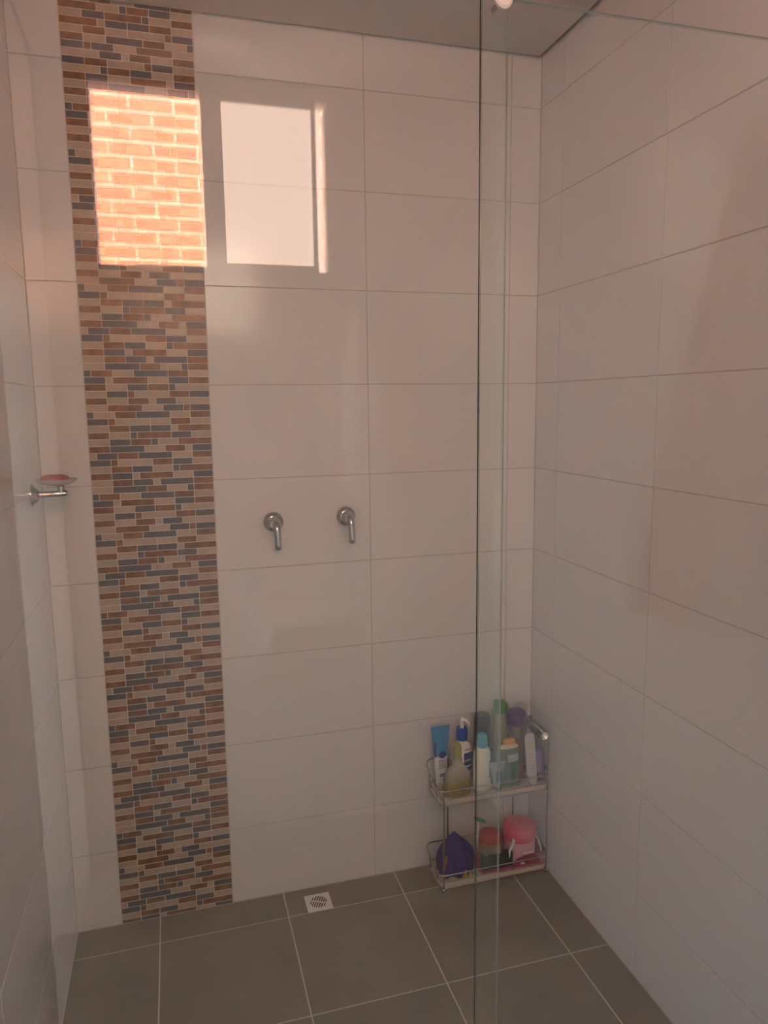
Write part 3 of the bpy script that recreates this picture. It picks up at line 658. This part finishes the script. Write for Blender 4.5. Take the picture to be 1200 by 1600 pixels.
# lilac bottle
t = thing('conditioner_bottle', 'stubby lilac bottle at the right end of the upper tray', 'bottle', (-0.0415, -0.118, ZT))
lathe('bottle_body', [(0.0295, 0.0365), (0.0310, 0.040), (0.0310, 0.090), (0.0300, 0.106), (0.022, 0.118), (0, 0.121)], 'lilac', t, (0, 0, 0), 32)
lathe('bottle_base', [(0.027, 0), (0.0295, 0.003), (0.0300, 0.036), (0, 0.036)], 'lilac base', t, (0, 0, 0), 32)

# clear tall container at the back
t = thing('clear_container', 'tall empty clear plastic container at the back corner behind the violet cap', 'container', (-0.0680, -0.0550, ZT))
lathe('container_body', [(0.0215, 0), (0.0232, 0.003), (0.0232, 0.238), (0, 0.238)], 'smoke clear', t, (0, 0, 0), 32, ang=30)
lathe('container_lid', [(0.0232, 0.2385), (0.0242, 0.241), (0.0242, 0.256), (0.0215, 0.260), (0.0205, 0.2565), (0, 0.2565)], 'smoke clear', t, (0, 0, 0), 32)

# ------------------------------------------------------------------ things on the lower tray (tray top z = 0.035)
ZT2 = 0.0358
gl = thing('bath_glove', 'crumpled dark purple bath glove with yellow and orange lining on the lower tray', 'glove', (-0.343, -0.100, ZT2))
bm = bmesh.new(); rings = []; NG = 72
for k in range(15):
    t_ = k / 14; ring = []
    for i in range(NG):
        a = 2 * math.pi * i / NG
        fold = 1 + 0.13 * math.cos(5 * a + 0.6) * (1 - t_ * 0.5) + 0.05 * math.cos(11 * a + 2 * t_)
        bx, by = 0.066, 0.052
        rr = (1 - t_ ** 1.5) * (1.0 + 0.22 * math.sin(t_ * math.pi) + 0.10 * math.sin(2 * a + 1) * t_) * fold + 0.03 * (1 - t_)
        px = bx * rr * math.cos(a) - 0.004 * t_; py = by * rr * math.sin(a) + 0.004 * t_
        ring.append(bm.verts.new((max(-0.068, min(0.068, px)), max(-0.056, min(0.056, py)), 0.001 + 0.146 * t_ ** 0.85 + 0.006 * math.cos(3 * a) * t_ * (1 - t_))))
    rings.append(ring)
for A, B_ in zip(rings, rings[1:]):
    for i in range(NG): bm.faces.new((A[i], A[(i + 1) % NG], B_[(i + 1) % NG], B_[i]))
bm.faces.new(rings[0][::-1]); bm.faces.new(rings[-1]); autosmooth(finish(bm, 'cloth', 'glove purple', gl), 75)
def wedge(name, pts, m, th=0.002):
    bm = bmesh.new(); a = [bm.verts.new(p) for p in pts]; b = [bm.verts.new((p[0], p[1] + th, p[2])) for p in pts]; n = len(pts)
    for i in range(n): bm.faces.new((a[i], a[(i + 1) % n], b[(i + 1) % n], b[i]))
    bm.faces.new(a[::-1]); bm.faces.new(b); finish(bm, name, m, gl)
wedge('yellow_lining', [(0.004, -0.0600, 0.001), (0.014, -0.0600, 0.001), (0.026, -0.0598, 0.001), (0.022, -0.0560, 0.028), (0.015, -0.0560, 0.028)], 'glove yellow')
wedge('orange_lining', [(0.016, -0.0560, 0.029), (0.022, -0.0560, 0.029), (0.021, -0.050, 0.062)], 'glove orange')
wedge('orange_lining', [(-0.064, -0.040, 0.030), (-0.056, -0.045, 0.030), (-0.042, -0.040, 0.085), (-0.052, -0.034, 0.075)], 'glove orange')

# magenta tray that holds the jars
mt = thing('magenta_tray', 'magenta plastic tray with a raised right front wall under the pink jar', 'tray', (-0.14, -0.097, ZT2))
O2 = -world_loc(mt)
bm = bmesh.new(); box(bm, -0.268, -0.012, -0.159, -0.034, ZT2, ZT2 + 0.003); bmesh.ops.bevel(bm, geom=[e for e in bm.edges if abs(e.verts[0].co.z - e.verts[1].co.z) > 0.001], offset=0.012, segments=3, affect='EDGES'); finish(bm, 'tray_base', 'magenta pale', mt, loc=O2)
bm = bmesh.new()
prof = [(-0.266, 0.010), (-0.140, 0.012), (-0.128, 0.032), (-0.100, 0.040), (-0.050, 0.042), (-0.014, 0.046)]
a = []; 
for (x, z) in prof: a.append([bm.verts.new((x, y, ZT2 + zz)) for y, zz in ((-0.1595, 0.003), (-0.1565, 0.003), (-0.1565, z), (-0.1595, z))])
for p, q in zip(a, a[1:]):
    for i in range(4): bm.faces.new((p[i], q[i], q[(i + 1) % 4], p[(i + 1) % 4]))
bm.faces.new(a[0][::-1]); bm.faces.new(a[-1]); finish(bm, 'front_wall', 'magenta', mt, loc=O2)
boxo('end_wall', (-0.0145, -0.012, -0.156, -0.036, ZT2 + 0.003, ZT2 + 0.046), 'magenta', mt)
lathe('white_oval', [(0.009, 0), (0.009, 0.001), (0, 0.001)], 'cream plastic', mt, Vector((-0.105, -0.1594, ZT2 + 0.013)) + O2, 20, rot=(math.pi / 2, 0, 0), sy=0.4)
lathe('dark_hole', [(0.006, 0), (0.006, 0.001), (0, 0.001)], 'brush black', mt, Vector((-0.088, -0.1594, ZT2 + 0.015)) + O2, 20, rot=(math.pi / 2, 0, 0), sy=0.6)
Z3 = ZT2 + 0.0035
t = thing('hair_mask_jar', 'pale pink jar with a broad rose pink screw lid', 'jar', (-0.0885, -0.0955, Z3))
lathe('jar_body', [(0.054, 0), (0.0575, 0.004), (0.0585, 0.040), (0.0575, 0.078), (0, 0.078)], 'jar pink', t, (0, 0, 0), 44)
lathe('lid', [(0.0590, 0.0785), (0.0600, 0.081), (0.0605, 0.118), (0.0585, 0.126), (0.054, 0.129), (0, 0.130)], 'lid pink', t, (0, 0, 0), 44)
boxo('white_label', (-0.0885 - 0.012, -0.0885 + 0.030, -0.1556, -0.1550, Z3 + 0.040, Z3 + 0.047), 'white_plastic', t)
t = thing('gel_jar', 'small red jar with a red lid behind the hairbrush', 'jar', (-0.1955, -0.0765, Z3))
lathe('jar_body', [(0.037, 0), (0.0395, 0.003), (0.0395, 0.060), (0, 0.060)], 'red jar', t, (0, 0, 0), 32)
lathe('lid', [(0.0405, 0.0605), (0.0410, 0.063), (0.0410, 0.092), (0.038, 0.097), (0, 0.098)], 'red lid', t, (0, 0, 0), 36)
# brush: black block with bristles up-left
t = thing('hairbrush', 'black block brush with splayed beige bristles at the front rail', 'brush', (-0.196, -0.1375, Z3))
boxo('brush_block', (-0.196 - 0.060, -0.196 + 0.058, -0.150, -0.126, Z3, Z3 + 0.054), 'brush black', t, bev=0.004)
bm = bmesh.new()
for i in range(150):
    x = random.uniform(-0.050, 0.012); y = random.uniform(-0.009, 0.009); lx = (x + 0.015) * 0.45 - 0.012 + random.uniform(-0.006, 0.006)
    h = random.uniform(0.026, 0.044); p0 = Vector((x, y, 0.053)); p1 = Vector((x + lx * 0.4, y, 0.053 + h * 0.6)); p2 = Vector((x + lx * 1.4, y - 0.002, 0.053 + h))
    tube_bm(bm, [p0, p1, p2], [0.0009, 0.0008, 0.0004], 4)
finish(bm, 'bristles', 'bristle', t, kind='stuff')
# toothbrush-like razor behind the red jar
t = thing('green_toothbrush', 'white handle with a mint green head poking up behind the red jar', 'toothbrush', (-0.2400, -0.0450, ZT2))
t.location = (-0.2420, -0.0460, ZT2 + 0.004)
tube('handle', [(0, 0, 0), (0.006, 0, 0.05), (0.012, 0, 0.10), (0.012, 0, 0.125)], [0.004, 0.005, 0.0045, 0.004], 'white_plastic', t, 10)
bm = bmesh.new(); box(bm, -0.014, 0.030, -0.006, 0.006, -0.007, 0.008)
for v in bm.verts:
    if v.co.x > 0: v.co.z *= 0.8; v.co.z -= 0.010
    else: v.co.z += 0.012
bmesh.ops.bevel(bm, geom=bm.edges[:], offset=0.0025, segments=2, affect='EDGES'); autosmooth(finish(bm, 'brush_head', 'mint', t, loc=(0.010, 0, 0.133)))
# razor at the right end
t = thing('safety_razor', 'cream plastic razor leaning at the right end of the lower tray', 'razor', (-0.020, -0.130, Z3))
tube('handle', [(0.0, -0.012, 0.0), (0.0, -0.006, 0.040), (-0.003, 0.010, 0.066), (-0.008, 0.034, 0.085)], [0.0035, 0.004, 0.0042, 0.0035], 'cream plastic', t, 10)
boxo('razor_head', (-0.0360, -0.0200, -0.106, -0.098, Z3 + 0.083, Z3 + 0.091), 'cream plastic', t, bev=0.002)
# white curled hair clip between the jars
t = thing('hair_clip', 'small white curled hair clip between the red and the pink jar', 'clip', (-0.1425, -0.147, Z3))
tube('clip_band', [(-0.010, 0, 0.001), (-0.011, 0, 0.03), (-0.008, 0, 0.062), (0.002, -0.001, 0.080), (0.008, 0, 0.094), (0.004, 0, 0.104)], [0.003, 0.003, 0.005, 0.0065, 0.005, 0.002], 'white_plastic', t, 10)
